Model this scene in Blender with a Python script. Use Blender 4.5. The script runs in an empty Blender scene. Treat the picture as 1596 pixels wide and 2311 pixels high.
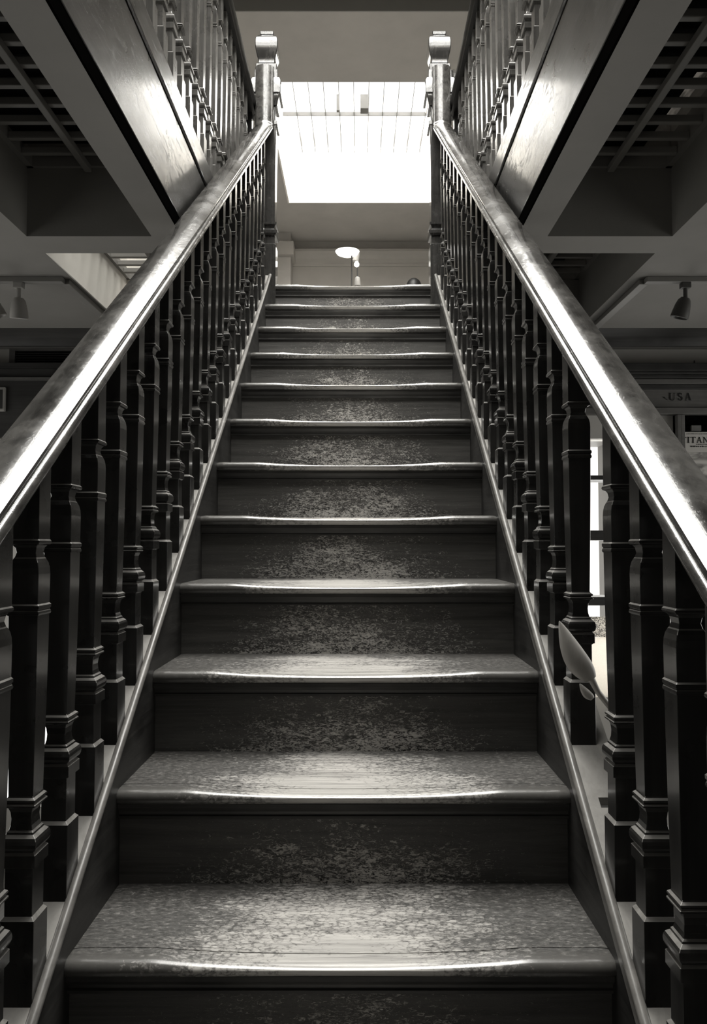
import bpy, bmesh, math, random
from mathutils import Vector, Matrix
random.seed(7)
C = bpy.context.scene.collection
sc = bpy.context.scene
PI = math.pi
R = math.radians

# ------------------------------------------------------------------ camera
EYE = 1.639
cd = bpy.data.cameras.new('camera'); cam = bpy.data.objects.new('camera', cd); C.objects.link(cam)
cam.location = (0, 0, EYE)
cam.rotation_euler = (R(90 + 2.4), 0, 0)
cd.sensor_fit = 'VERTICAL'; cd.sensor_height = 36; cd.lens = 1750 / 2311 * 36
cd.shift_x = -11 / 2311
cd.clip_start = .02
sc.camera = cam
# ------------------------------------------------------------------ view, world, lights
vs = sc.view_settings
vs.view_transform = 'Standard'; vs.look = 'None'; vs.gamma = 1; vs.use_curve_mapping = False
vs.exposure = 0.25
w = bpy.data.worlds.new('sky'); sc.world = w; w.use_nodes = True
w.node_tree.nodes['Background'].inputs[0].default_value = (1, .99, .97, 1)
w.node_tree.nodes['Background'].inputs[1].default_value = 1.5
WARM = (1, .985, .955)
def area(name, loc, rot, sx, sy, radiance):
    l = bpy.data.lights.new(name, 'AREA'); l.shape = 'RECTANGLE'; l.size = sx; l.size_y = sy
    l.energy = radiance * sx * sy * PI; l.color = WARM
    o = bpy.data.objects.new(name, l); C.objects.link(o); o.location = loc; o.rotation_euler = rot
    return o
# daylight in the two roof lights of the upper floor
area('daylight_stairwell', (-.03, 2.25, 5.97), (0, 0, 0), 2.0, 3.5, 21.5)
area('daylight_landing', (.03, 7.65, 6.42), (0, 0, 0), 1.72, 2.4, 22.0)
# daylight behind the shop windows of the ground floor; side lamps are added fill
area('daylight_window_right', (1.35, 4.18, 1.55), (R(-90), 0, 0), .62, 1.4, 2.6)
area('daylight_window_left', (-1.62, 4.18, 1.0), (R(-90), 0, 0), .62, 1.5, 2.6)
area('added_side_light_left', (-3.16, 2.6, 1.4), (0, R(-90), 0), 1.4, 2.4, 1.5)
area('added_side_light_right', (3.16, 2.6, 1.4), (0, R(90), 0), 1.4, 2.4, 2.1)

# ------------------------------------------------------------------ materials
def mat(name, build):
    m = bpy.data.materials.new(name); m.use_nodes = True
    nt = m.node_tree; n = nt.nodes; b = n['Principled BSDF']
    build(nt, n, nt.links, b); return m
def g(v): return (v * 1.0, v * .965, v * .91, 1)
def plain(v, rough=.6, spec=.4):
    def f(nt, n, L, b):
        b.inputs['Base Color'].default_value = g(v); b.inputs['Roughness'].default_value = rough
        b.inputs['Specular IOR Level'].default_value = spec
    return f
def ramp(n, pts):
    r = n.new('ShaderNodeValToRGB'); e = r.color_ramp.elements
    while len(e) < len(pts): e.new(.5)
    for k, (p, c) in zip(e, pts): k.position = p; k.color = c if isinstance(c, tuple) else (c, c, c, 1)
    return r
def noise(n, L, vec, scale, detail=6, rough=.6, dist=0):
    t = n.new('ShaderNodeTexNoise'); t.inputs['Scale'].default_value = scale; t.inputs['Detail'].default_value = detail
    t.inputs['Roughness'].default_value = rough; t.inputs['Distortion'].default_value = dist
    L.new(vec, t.inputs['Vector']); return t
def mapped(n, L, scale, rnd=True, rot=(0, 0, 0)):
    tc = n.new('ShaderNodeTexCoord'); mp = n.new('ShaderNodeMapping'); mp.inputs['Scale'].default_value = scale
    mp.inputs['Rotation'].default_value = rot
    L.new(tc.outputs['Object'], mp.inputs['Vector'])
    if rnd:
        oi = n.new('ShaderNodeObjectInfo'); v = n.new('ShaderNodeVectorMath'); v.operation = 'SCALE'
        v.inputs[0].default_value = (7.3, 3.1, 5.7); L.new(oi.outputs['Random'], v.inputs['Scale'])
        L.new(v.outputs[0], mp.inputs['Location'])
    return mp.outputs[0]
def math_(n, L, op, a, b=None, clamp=False):
    m = n.new('ShaderNodeMath'); m.operation = op; m.use_clamp = clamp
    for i, q in enumerate((a, b)):
        if q is None: continue
        if hasattr(q, 'links'): L.new(q, m.inputs[i])
        else: m.inputs[i].default_value = q
    return m.outputs[0]
def wood(lo, hi, rlo, rhi, axis='z', pits=0.0, coat=0.0, coat_rough=.1, bump=.25, fine=1.0, spec=.5):
    def f(nt, n, L, b):
        s = {'z': (60, 60, 3), 'y': (60, 3, 60), 'x': (3, 60, 60)}[axis]
        v = mapped(n, L, tuple(q * fine for q in s))
        t = noise(n, L, v, 1.0, 6, .65, .4)
        v2 = mapped(n, L, (5, 5, 5)); t2 = noise(n, L, v2, 1.4, 4, .6)
        mx = math_(n, L, 'MULTIPLY', t.outputs['Fac'], t2.outputs['Fac'])
        r = ramp(n, [(.12, g(lo)), (.42, g(hi))]); L.new(mx, r.inputs[0]); L.new(r.outputs[0], b.inputs['Base Color'])
        rr = ramp(n, [(.3, rlo), (.7, rhi)]); L.new(t2.outputs['Fac'], rr.inputs[0]); L.new(rr.outputs[0], b.inputs['Roughness'])
        bp = n.new('ShaderNodeBump'); bp.inputs['Strength'].default_value = bump; bp.inputs['Distance'].default_value = .0012
        L.new(t.outputs['Fac'], bp.inputs['Height']); L.new(bp.outputs[0], b.inputs['Normal'])
        b.inputs['Coat Weight'].default_value = coat; b.inputs['Coat Roughness'].default_value = coat_rough
        b.inputs['Specular IOR Level'].default_value = spec
        if pits:
            ps = {'z': (70, 70, 16), 'y': (70, 16, 70), 'x': (16, 70, 70)}[axis]
            pt = noise(n, L, mapped(n, L, ps), 1, 5, .75, .6); pr = ramp(n, [(.30, 0.), (.46, 1.)]); L.new(pt.outputs['Fac'], pr.inputs[0])
            cbp = n.new('ShaderNodeBump'); cbp.inputs['Strength'].default_value = pits; cbp.inputs['Distance'].default_value = .0007
            L.new(pr.outputs[0], cbp.inputs['Height']); L.new(cbp.outputs[0], b.inputs['Coat Normal'])
            pm = math_(n, L, 'MULTIPLY', pr.outputs[0], coat); L.new(pm, b.inputs['Coat Weight'])
    return f
M = {}
M['baluster'] = mat('varnished_baluster_oak', wood(.006, .028, .24, .34, 'z', coat=.4, coat_rough=.1, bump=.1))
M['ledge'] = mat('lit_ledge_oak', wood(.10, .26, .4, .5, 'x', bump=.1))  # paler top faces: overhead light painted into the ledge colour
M['rail'] = mat('polished_handrail_oak', wood(.016, .12, .16, .34, 'y', pits=.25, coat=1.0, coat_rough=.07, bump=.3, fine=.8))
M['newel'] = mat('polished_newel_oak', wood(.014, .05, .2, .3, 'z', coat=1.0, coat_rough=.05, bump=.05))
M['fascia'] = mat('varnished_fascia_oak', wood(.010, .045, .26, .34, 'y', pits=.6, coat=.55, coat_rough=.12, bump=.3, fine=1.6))
M['stringer'] = mat('string_dark_oak', wood(.012, .05, .4, .6, 'y', bump=.5))
M['cap'] = mat('string_cap_pale', wood(.22, .34, .5, .7, 'y', bump=.1))
M['bead'] = mat('string_bead_oak', wood(.09, .2, .28, .42, 'y', bump=.2))
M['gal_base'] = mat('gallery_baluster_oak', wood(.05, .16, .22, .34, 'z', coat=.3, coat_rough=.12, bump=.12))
M['gal_rail'] = mat('gallery_handrail_oak', wood(.006, .02, .3, .45, 'y', bump=.12))
M['black'] = mat('black_and_gap_shade', plain(.002, 1, 0))
M['scotia'] = mat('scotia_oak', wood(.02, .07, .35, .5, 'x', bump=.4))

def tread_mat(nt, n, L, b):
    tc = n.new('ShaderNodeTexCoord'); sep = n.new('ShaderNodeSeparateXYZ'); L.new(tc.outputs['Object'], sep.inputs[0])
    # wear: pale bare wood in the middle, flaking varnish towards the ends and the back
    big = noise(n, L, mapped(n, L, (6, 11, 9)), 1.0, 5, .6)
    ax = math_(n, L, 'ABSOLUTE', sep.outputs[0]); ax = math_(n, L, 'POWER', ax, 1.6)
    w_ = math_(n, L, 'MULTIPLY', ax, -3.6)
    yb = math_(n, L, 'MULTIPLY', sep.outputs[1], -1.1); w_ = math_(n, L, 'ADD', w_, yb)
    b1 = math_(n, L, 'MULTIPLY', big.outputs['Fac'], .9); w_ = math_(n, L, 'ADD', w_, b1); w_ = math_(n, L, 'ADD', w_, .36)
    fine = noise(n, L, mapped(n, L, (46, 120, 70)), 1, 7, .78, 1.2)
    f1 = math_(n, L, 'SUBTRACT', fine.outputs['Fac'], .5); f1 = math_(n, L, 'MULTIPLY', f1, 1.5)
    vo = n.new('ShaderNodeTexVoronoi'); vo.feature = 'DISTANCE_TO_EDGE'; vo.inputs['Scale'].default_value = 1
    dn = noise(n, L, mapped(n, L, (60, 60, 60)), 1, 4, .7); dv = n.new('ShaderNodeVectorMath'); dv.operation = 'SCALE'; dv.inputs['Scale'].default_value = 1.5; L.new(dn.outputs['Color'], dv.inputs[0])
    va = n.new('ShaderNodeVectorMath'); va.operation = 'ADD'; L.new(mapped(n, L, (60, 95, 50)), va.inputs[0]); L.new(dv.outputs[0], va.inputs[1])
    L.new(va.outputs[0], vo.inputs['Vector'])
    crack = ramp(n, [(.0, 0.), (.2, 1.)]); L.new(vo.outputs[0], crack.inputs[0]); c1 = math_(n, L, 'MULTIPLY', crack.outputs[0], .20)
    s_ = math_(n, L, 'ADD', w_, f1); s_ = math_(n, L, 'ADD', s_, c1)
    wear = ramp(n, [(.40, 0.), (.72, 1.)]); L.new(s_, wear.inputs[0])
    gr = noise(n, L, mapped(n, L, (3.0, 85, 75)), 1, 7, .7, 1.3)
    pale = ramp(n, [(.32, g(.18)), (.46, g(.37)), (.7, g(.52))]); L.new(gr.outputs['Fac'], pale.inputs[0])
    sp = noise(n, L, mapped(n, L, (70, 130, 100)), 1, 6, .8, .5)
    dark = ramp(n, [(.40, g(.035)), (.55, g(.08)), (.68, g(.26))]); L.new(sp.outputs['Fac'], dark.inputs[0])
    m1_ = n.new('ShaderNodeMix'); m1_.data_type = 'RGBA'; nf = ramp(n, [(.018, .85), (.04, 0.)]); L.new(sep.outputs[1], nf.inputs[0]); L.new(nf.outputs[0], m1_.inputs['Factor'])
    L.new(dark.outputs[0], m1_.inputs['A']); m1_.inputs['B'].default_value = g(.09)
    mx = n.new('ShaderNodeMix'); mx.data_type = 'RGBA'; L.new(wear.outputs[0], mx.inputs['Factor'])
    L.new(m1_.outputs['Result'], mx.inputs['A']); L.new(pale.outputs[0], mx.inputs['B'])
    L.new(mx.outputs['Result'], b.inputs['Base Color'])
    # the handled nosing is polished
    nz = ramp(n, [(.014, .27), (.04, .40)]); L.new(sep.outputs[1], nz.inputs[0]); cw = ramp(n, [(.016, .8), (.035, 0.)]); L.new(sep.outputs[1], cw.inputs[0]); L.new(cw.outputs[0], b.inputs['Coat Weight']); b.inputs['Coat Roughness'].default_value = .21; L.new(nz.outputs[0], b.inputs['Roughness'])
    h = math_(n, L, 'MULTIPLY', wear.outputs[0], -.7); h = math_(n, L, 'ADD', h, gr.outputs['Fac']); h = math_(n, L, 'ADD', h, sp.outputs['Fac'])
    bp = n.new('ShaderNodeBump'); bp.inputs['Distance'].default_value = .0016; bs = ramp(n, [(.016, .06), (.045, .6)]); L.new(sep.outputs[1], bs.inputs[0]); L.new(bs.outputs[0], bp.inputs['Strength'])
    L.new(h, bp.inputs['Height']); L.new(bp.outputs[0], b.inputs['Normal'])
M['tread'] = mat('worn_tread_wood', tread_mat)

def riser_mat(nt, n, L, b):
    tc = n.new('ShaderNodeTexCoord'); sep = n.new('ShaderNodeSeparateXYZ'); L.new(tc.outputs['Object'], sep.inputs[0])
    ax = math_(n, L, 'MULTIPLY', sep.outputs[0], sep.outputs[0]); ax = math_(n, L, 'MULTIPLY', ax, -3.2)
    zz = math_(n, L, 'MULTIPLY', sep.outputs[2], -2.4)
    big = noise(n, L, mapped(n, L, (9, 20, 22)), 1, 4, .6)
    fi = noise(n, L, mapped(n, L, (75, 80, 190)), 1, 7, .82, 1.2)
    s_ = math_(n, L, 'ADD', ax, zz); b1 = math_(n, L, 'MULTIPLY', big.outputs['Fac'], .8); s_ = math_(n, L, 'ADD', s_, b1)
    f1 = math_(n, L, 'SUBTRACT', fi.outputs['Fac'], .5); f1 = math_(n, L, 'MULTIPLY', f1, 3.2); s_ = math_(n, L, 'ADD', s_, f1)
    scuff = ramp(n, [(.70, 0.), (.86, 1.)]); L.new(s_, scuff.inputs[0])
    pit = ramp(n, [(.5, 1.), (.62, 0.)]); s2 = math_(n, L, 'SUBTRACT', s_, math_(n, L, 'MULTIPLY', f1, 2.0)); 
    gr = noise(n, L, mapped(n, L, (3, 60, 60)), 1, 6, .7, .6)
    base = ramp(n, [(.3, g(.04)), (.7, g(.11))]); L.new(gr.outputs['Fac'], base.inputs[0])
    pitr = ramp(n, [(.85, 0.), (1.05, .85)]); L.new(s2, pitr.inputs[0])
    m0 = n.new('ShaderNodeMix'); m0.data_type = 'RGBA'; L.new(pitr.outputs[0], m0.inputs['Factor']); L.new(base.outputs[0], m0.inputs['A']); m0.inputs['B'].default_value = g(.008)
    mx = n.new('ShaderNodeMix'); mx.data_type = 'RGBA'; L.new(scuff.outputs[0], mx.inputs['Factor'])
    L.new(m0.outputs['Result'], mx.inputs['A']); mx.inputs['B'].default_value = g(.55)
    L.new(mx.outputs['Result'], b.inputs['Base Color']); b.inputs['Roughness'].default_value = .4
    bp = n.new('ShaderNodeBump'); bp.inputs['Strength'].default_value = .6; bp.inputs['Distance'].default_value = .0016
    hh = math_(n, L, 'SUBTRACT', fi.outputs['Fac'], scuff.outputs[0])
    L.new(hh, bp.inputs['Height']); L.new(bp.outputs[0], b.inputs['Normal'])
M['riser'] = mat('scuffed_riser_wood', riser_mat)

def plaster(v, amt=.06):
    def f(nt, n, L, b):
        t = noise(n, L, mapped(n, L, (1, 1, 1), False), 3, 5, .6)
        r = ramp(n, [(.3, g(v * (1 - amt))), (.7, g(v * (1 + amt)))]); L.new(t.outputs['Fac'], r.inputs[0])
        L.new(r.outputs[0], b.inputs['Base Color']); b.inputs['Roughness'].default_value = .8
        b.inputs['Specular IOR Level'].default_value = .2
        t2 = noise(n, L, mapped(n, L, (1, 1, 1), False), 180, 3, .6)
        bp = n.new('ShaderNodeBump'); bp.inputs['Strength'].default_value = .1; bp.inputs['Distance'].default_value = .001
        L.new(t2.outputs['Fac'], bp.inputs['Height']); L.new(bp.outputs[0], b.inputs['Normal'])
    return f
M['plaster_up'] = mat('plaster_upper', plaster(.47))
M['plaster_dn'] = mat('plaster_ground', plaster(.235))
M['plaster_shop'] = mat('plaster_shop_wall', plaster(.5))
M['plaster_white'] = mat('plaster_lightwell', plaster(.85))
M['floor'] = mat('dark_floor_boards', wood(.05, .12, .4, .55, 'y'))
M['floor_up'] = mat('upper_floor_boards', wood(.25, .4, .4, .55, 'y'))
M['dark_joinery'] = mat('dark_shopfront_joinery', wood(.014, .04, .4, .6, 'x', bump=.1))
M['grey_joinery'] = mat('grey_shopfront_joinery', wood(.09, .16, .45, .6, 'x', bump=.1))
M['grille'] = mat('grey_painted_grille', plain(.24, .6))
M['white_paint'] = mat('white_glazing_bar_paint', plain(.8, .5))
M['lead'] = mat('grey_glazing_bars', plain(.07, .5))
M['track'] = mat('grey_track', plain(.22, .5))
M['lamp_grey'] = mat('grey_enamel_lamp', plain(.34, .45))
M['lamp_dark'] = mat('dark_enamel_lamp', plain(.07, .45))
M['ink'] = mat('black_ink', plain(.006, .6))
M['board'] = mat('added_light_block', plain(.006, .7, .1))
def glass(nt, n, L, b):
    out = n['Material Output']; t = n.new('ShaderNodeBsdfTransparent'); gl = n.new('ShaderNodeBsdfGlossy'); gl.inputs['Roughness'].default_value = .03
    mx = n.new('ShaderNodeMixShader'); fr = n.new('ShaderNodeFresnel'); fr.inputs[0].default_value = 1.4
    t.inputs[0].default_value = (.95, .95, .94, 1)
    k = math_(n, L, 'MULTIPLY', fr.outputs[0], .6); L.new(k, mx.inputs[0]); L.new(t.outputs[0], mx.inputs[1]); L.new(gl.outputs[0], mx.inputs[2])
    L.new(mx.outputs[0], out.inputs[0])
M['glass'] = mat('clear_glass', glass)
def frosted(nt, n, L, b):
    out = n['Material Output']; t = n.new('ShaderNodeBsdfTranslucent'); t.inputs[0].default_value = (.85, .84, .8, 1)
    tt = n.new('ShaderNodeTexNoise'); tt.inputs['Scale'].default_value = 30
    r = ramp(n, [(.3, (.5, .49, .46, 1)), (.6, (.95, .94, .9, 1))]); L.new(tt.outputs[0], r.inputs[0]); L.new(r.outputs[0], t.inputs[0])
    L.new(t.outputs[0], out.inputs[0])
M['frosted'] = mat('frosted_floor_glass', frosted)
M['dim_frosted'] = mat('dimmed_frosted_floor_glass', frosted)  # darker copy of the frosted glass, to dim the patches behind the bars
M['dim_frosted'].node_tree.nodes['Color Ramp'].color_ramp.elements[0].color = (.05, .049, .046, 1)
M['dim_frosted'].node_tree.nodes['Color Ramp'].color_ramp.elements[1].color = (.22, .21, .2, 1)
def glow(v, s):
    def f(nt, n, L, b):
        b.inputs['Base Color'].default_value = g(v); b.inputs['Emission Color'].default_value = (1, .98, .94, 1)
        b.inputs['Emission Strength'].default_value = s
    return f
M['lit_shade'] = mat('lit_lamp_shade', glow(.8, 1.3))
M['bulb'] = mat('lit_bulb', glow(.8, 3))
M['skin'] = mat('skin', plain(.4, .5)); M['hair'] = mat('dark_hair', plain(.012, .5)); M['coat'] = mat('dark_coat_cloth', plain(.03, .8))
M['spathe'] = mat('pale_spathe', wood(.38, .62, .4, .55, 'z', bump=.5, fine=.5)); M['leaf'] = mat('leaf_green', plain(.08, .4)); M['pot'] = mat('clay_pot', plain(.2, .7))

# ------------------------------------------------------------------ helpers
def link(name, me, m, parent=None, loc=(0, 0, 0)):
    o = bpy.data.objects.new(name, me); C.objects.link(o)
    if m is not None and not me.materials: me.materials.append(m)
    o.location = loc
    if parent is not None:
        o.parent = parent
        pl = Vector((0, 0, 0)); p = parent
        while p is not None: pl = pl + Vector(p.location); p = p.parent
        o.location = Vector(loc) - pl
    return o
class MB:
    def __init__(s): s.bm = bmesh.new()
    def box(s, x0, x1, y0, y1, z0, z1, bev=0):
        vs_ = [s.bm.verts.new((x, y, z)) for x in (x0, x1) for y in (y0, y1) for z in (z0, z1)]
        fs = [(0, 1, 3, 2), (4, 6, 7, 5), (0, 4, 5, 1), (2, 3, 7, 6), (0, 2, 6, 4), (1, 5, 7, 3)]
        F = [s.bm.faces.new([vs_[i] for i in f]) for f in fs]
        if bev:
            ed = list({e for f in F for e in f.edges})
            bmesh.ops.bevel(s.bm, geom=ed, offset=bev, segments=2, affect='EDGES', profile=.6)
        return s
    def loft(s, rings, closed=True, cap=True):
        R_ = [[s.bm.verts.new(p) for p in r] for r in rings]
        k = len(R_[0])
        for a, b in zip(R_[:-1], R_[1:]):
            for i in range(k if closed else k - 1):
                j = (i + 1) % k
                s.bm.faces.new((a[i], a[j], b[j], b[i]))
        if cap and closed:
            s.bm.faces.new(R_[0][::-1]); s.bm.faces.new(R_[-1])
        return s
    def tube(s, pts, rad, k=10):
        rings = []
        for i, p in enumerate(pts):
            p = Vector(p); a = Vector(pts[max(0, i - 1)]); b = Vector(pts[min(len(pts) - 1, i + 1)])
            t = (b - a).normalized(); u = t.orthogonal().normalized()
            if i and abs(u.dot(prev)) < .99:
                u = (prev - t * prev.dot(t)).normalized()
            prev = u; v = t.cross(u)
            r = rad[i] if isinstance(rad, (list, tuple)) else rad
            rings.append([p + (u * math.cos(q) + v * math.sin(q)) * r for q in [2 * PI * j / k for j in range(k)]])
        return s.loft(rings)
    def lathe(s, prof, k=24, at=(0, 0, 0)):
        rings = [[(at[0] + r * math.cos(2 * PI * j / k), at[1] + r * math.sin(2 * PI * j / k), at[2] + z) for j in range(k)] for r, z in prof]
        return s.loft(rings)
    def mesh(s, name, smooth=None):
        bmesh.ops.recalc_face_normals(s.bm, faces=s.bm.faces)
        me = bpy.data.meshes.new(name); s.bm.to_mesh(me); s.bm.free()
        if smooth is not None:
            for p in me.polygons: p.use_smooth = True
            me.set_sharp_from_angle(angle=R(smooth))
        return me
    def build(s, name, m, parent=None, loc=(0, 0, 0), smooth=None):
        return link(name, s.mesh(name, smooth), m, parent, loc)
def tag(o, label=None, cat=None, group=None, kind=None):
    if label: o['label'] = label
    if cat: o['category'] = cat
    if group: o['group'] = group
    if kind: o['kind'] = kind
    return o
def empty(name, loc, label=None, cat=None, group=None):
    o = bpy.data.objects.new(name, None); C.objects.link(o); o.location = loc; o.empty_display_size = .1
    return tag(o, label, cat, group)
def struct(o): o['kind'] = 'structure'; return o
def sq(hx, hy, z, c=.0007, cx=0, cy=0, sl=0):
    p = [(-hx + c, -hy), (hx - c, -hy), (hx, -hy + c), (hx, hy - c), (hx - c, hy), (-hx + c, hy), (-hx, hy - c), (-hx, -hy + c)]
    return [(cx + a, cy + b_, z + sl * b_) for a, b_ in p]

# ------------------------------------------------------------------ key dimensions
CX = -.0295                      # stair centre line
G, RI = .265, .19194             # going and rise
SL = RI / G
HW = .4505                       # half width between the strings
def nose_y(k): return 1.29 + (k - 5) * G
def nose_z(k): return RI * k
Z0S = .079                       # string top: z = Z0S + SL*y
LAND = nose_z(16)                # landing level
YE = nose_y(16)
FX = .5505                       # well side to fascia from centre line
FT = 3.093                       # fascia top
WALLX = 3.1; BACK = -1.6; FAR = 10.0; HC = 5.6; GC = 2.66; SW = 4.02

# ------------------------------------------------------------------ structure
struct(MB().box(-WALLX, WALLX, BACK, SW + .8, -.1, 0).build('floor', M['floor']))
for sgn, nm_, wn in ((-1, 'wall_left', 'added_window_3'), (1, 'wall_right', 'added_window_4')):
    xa, xb = sorted((sgn * WALLX, sgn * (WALLX + .1))); s = MB()
    s.box(xa, xb, BACK, 1.4, 0, 2.9); s.box(xa, xb, 3.8, FAR, 0, 2.9); s.box(xa, xb, 1.4, 3.8, 0, .7); s.box(xa, xb, 1.4, 3.8, 2.1, 2.9)
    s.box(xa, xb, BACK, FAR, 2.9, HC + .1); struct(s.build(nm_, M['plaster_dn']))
    struct(MB().box(sgn * (WALLX + .02), sgn * (WALLX + .026), 1.4, 3.8, .7, 2.1).build(wn, M['glass']))  # unseen side window, added to let fill light onto the side ceilings
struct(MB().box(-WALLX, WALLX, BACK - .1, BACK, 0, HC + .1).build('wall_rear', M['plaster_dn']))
# shop wall on the ground floor, left and right of the stairs, each with a window opening
def shop_wall(side, x0, x1, wx0, wx1, wz0, wz1, name, wname):
    s = MB(); t = .1
    s.box(x0, wx0, SW, SW + t, 0, 2.9); s.box(wx1, x1, SW, SW + t, 0, 2.9)
    s.box(wx0, wx1, SW, SW + t, 0, wz0); s.box(wx0, wx1, SW, SW + t, wz1, 2.9)
    struct(s.build(name, M['plaster_shop']))
    wroot = struct(MB().box(wx0, wx1, SW + .06, SW + .066, wz0, wz1).build(wname, M['glass']))
    return wroot
shop_wall(1, CX + FX + .01, WALLX, 1.06, 1.62, .87, 2.19, 'wall_back_right', 'window_1')
shop_wall(-1, -WALLX, CX - FX - .01, -1.9, -1.34, .3, 1.72, 'wall_back_left', 'window_2')
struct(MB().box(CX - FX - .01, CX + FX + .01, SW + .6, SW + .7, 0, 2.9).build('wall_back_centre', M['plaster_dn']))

# ground floor ceiling: slabs with two roof-light wells on either side
def slab(sgn, name):
    a, b1, b2 = FX + .008, FX + .106, FX + .52       # from centre line
    s = MB()
    def bx(p, q, y0, y1, z0=GC, z1=3.0):
        x0, x1 = sorted((CX + sgn * p, CX + sgn * q)); s.box(x0, x1, y0, y1, z0, z1)
    W = WALLX + sgn * -CX
    bx(a, b1, BACK, SW); bx(b2, W, BACK, SW)
    bx(b1, b2, BACK, .7); bx(b1, b2, 2.53, 2.68); bx(b1, b2, 3.62, SW)
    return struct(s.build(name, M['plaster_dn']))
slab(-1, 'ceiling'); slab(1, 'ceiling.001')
# dark bulkhead in front of the shop walls
for sgn in (-1, 1):
    prof = [(3.60, GC + .005), (3.64, GC - .006), (3.68, GC - .02), (3.71, GC - .04), (3.72, GC - .06), (3.735, GC - .06), (3.74, GC + .005)]
    x0, x1 = CX + sgn * (FX + .012), sgn * WALLX
    s = MB(); s.loft([[(x, y, z) for y, z in prof] for x in sorted((x0, x1))]); struct(s.build('trim_' + ('1' if sgn < 0 else '2'), M['dark_joinery'], smooth=50))
# upper floor
s = MB()
for sgn in (-1, 1):
    b1, b2 = FX + .106, FX + .52
    def bx(p, q, y0, y1):
        x0, x1 = sorted((CX + sgn * p, CX + sgn * q)); s.box(x0, x1, y0, y1, 3.0, LAND)
    W = WALLX + sgn * -CX
    bx(FX + .062, b1, BACK, YE); bx(b2, W, BACK, YE); bx(b1, b2, BACK, .7); bx(b1, b2, 2.53, 2.68); bx(b1, b2, 3.62, YE)
s.box(-WALLX, WALLX, YE + .04, FAR, 2.9, LAND)
struct(s.build('floor_upper', M['floor_up']))
# upper ceiling with two openings
s = MB()
def cb(x0, x1, y0, y1): s.box(x0, x1, y0, y1, HC, HC + .12)
S1 = (-1.03, .97, .5, 4.0); S2 = (-.80, .86, 6.49, 8.81)
cb(-WALLX, WALLX, BACK, S1[2]); cb(-WALLX, S1[0], S1[2], S1[3]); cb(S1[1], WALLX, S1[2], S1[3]); cb(-WALLX, WALLX, 5.61, S2[2]); cb(-WALLX, WALLX, S1[3], 5.45)
cb(-WALLX, S2[0], S2[2], S2[3]); cb(S2[1], WALLX, S2[2], S2[3]); cb(-WALLX, WALLX, S2[3], FAR)
struct(s.build('ceiling_upper', M['plaster_up']))
struct(MB().box(-WALLX, WALLX, FAR, FAR + .1, LAND, HC + .1).build('wall_far', M['plaster_up']))
# dark recessed channel across the ceiling, near the top of the photo
struct(MB().box(-WALLX, WALLX, 5.45, 5.61, HC + .09, HC + .12).build('trim_10', M['grille']))
struct(MB().box(-WALLX, WALLX, 5.60, 5.609, HC, HC + .09).build('trim_11', M['grille']))
# light wells
for n_, (S, zt) in enumerate(((S1, 5.88), (S2, 6.25))):
    s = MB(); t = .06
    s.box(S[0] - t, S[0], S[2] - t, S[3] + t, HC + .12, zt); s.box(S[1], S[1] + t, S[2] - t, S[3] + t, HC + .12, zt)
    s.box(S[0], S[1], S[2] - t, S[2], HC + .12, zt); s.box(S[0], S[1], S[3], S[3] + t, HC + .12, zt)
    struct(s.build('trim_%d' % (3 + n_), M['plaster_white']))
# slim edge moulding around the far opening
s = MB(); e = .018
s.box(S2[0] - e, S2[1] + e, S2[3], S2[3] + e, HC - .012, HC); s.box(S2[0] - e, S2[0], S2[2], S2[3], HC - .012, HC); s.box(S2[1], S2[1] + e, S2[2], S2[3], HC - .012, HC)
struct(s.build('trim_5', M['white_paint']))
# cornice and pilaster at the far wall
prof = [(FAR, 5.47), (FAR - .10, 5.47), (FAR - .10, 5.44), (FAR - .07, 5.40), (FAR - .045, 5.36), (FAR - .04, 5.31), (FAR - .02, 5.30), (FAR - .02, 5.27), (FAR, 5.27)]
s = MB(); s.loft([[(x, y, z) for y, z in prof] for x in (-.86, WALLX)]); struct(s.build('trim_6', M['plaster_up']))
s = MB(); s.box(-1.7, -.86, FAR - .3, FAR, LAND, HC); s.box(-1.74, -.82, FAR - .36, FAR, 5.30, 5.47); struct(s.build('trim_7', M['plaster_up']))

# roof lights: glazed with bars
def rooflight(name, S, z, nx, ny, label, loc, heavy=()):
    root = empty(name, loc, label, 'roof light')
    s = MB().box(S[0], S[1], S[2], S[3], z + .02, z + .026); s.build('pane', M['glass'], root)
    s = MB(); bw = .0035
    for i in range(1, nx):
        x = S[0] + (S[1] - S[0]) * i / nx; s.box(x - bw, x + bw, S[2], S[3], z - .02, z + .02)
    for j in range(1, ny):
        y = S[2] + (S[3] - S[2]) * j / ny; s.box(S[0], S[1], y - .006, y + .006, z - .02, z + .02)
    s.build('glazing_bars', M['lead'], root)
    return root
rooflight('roof_light', S1, 5.84, 6, 3, 'roof light directly above the stairwell between the galleries', (0, 2.25, 5.84))
r2 = rooflight('roof_light', S2, 6.2, 11, 3, 'blazing white gridded roof light seen between the two top newels', (0, 7.65, 6.2))
MB().box(.02, .10, 7.62, 7.72, 6.02, 6.17, .004).build('opening_motor', M['lamp_dark'], r2)
MB().box(-.22, -.19, 7.62, 7.66, 6.0, 6.17, .004).build('opening_handle', M['lamp_dark'], r2)

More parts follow.
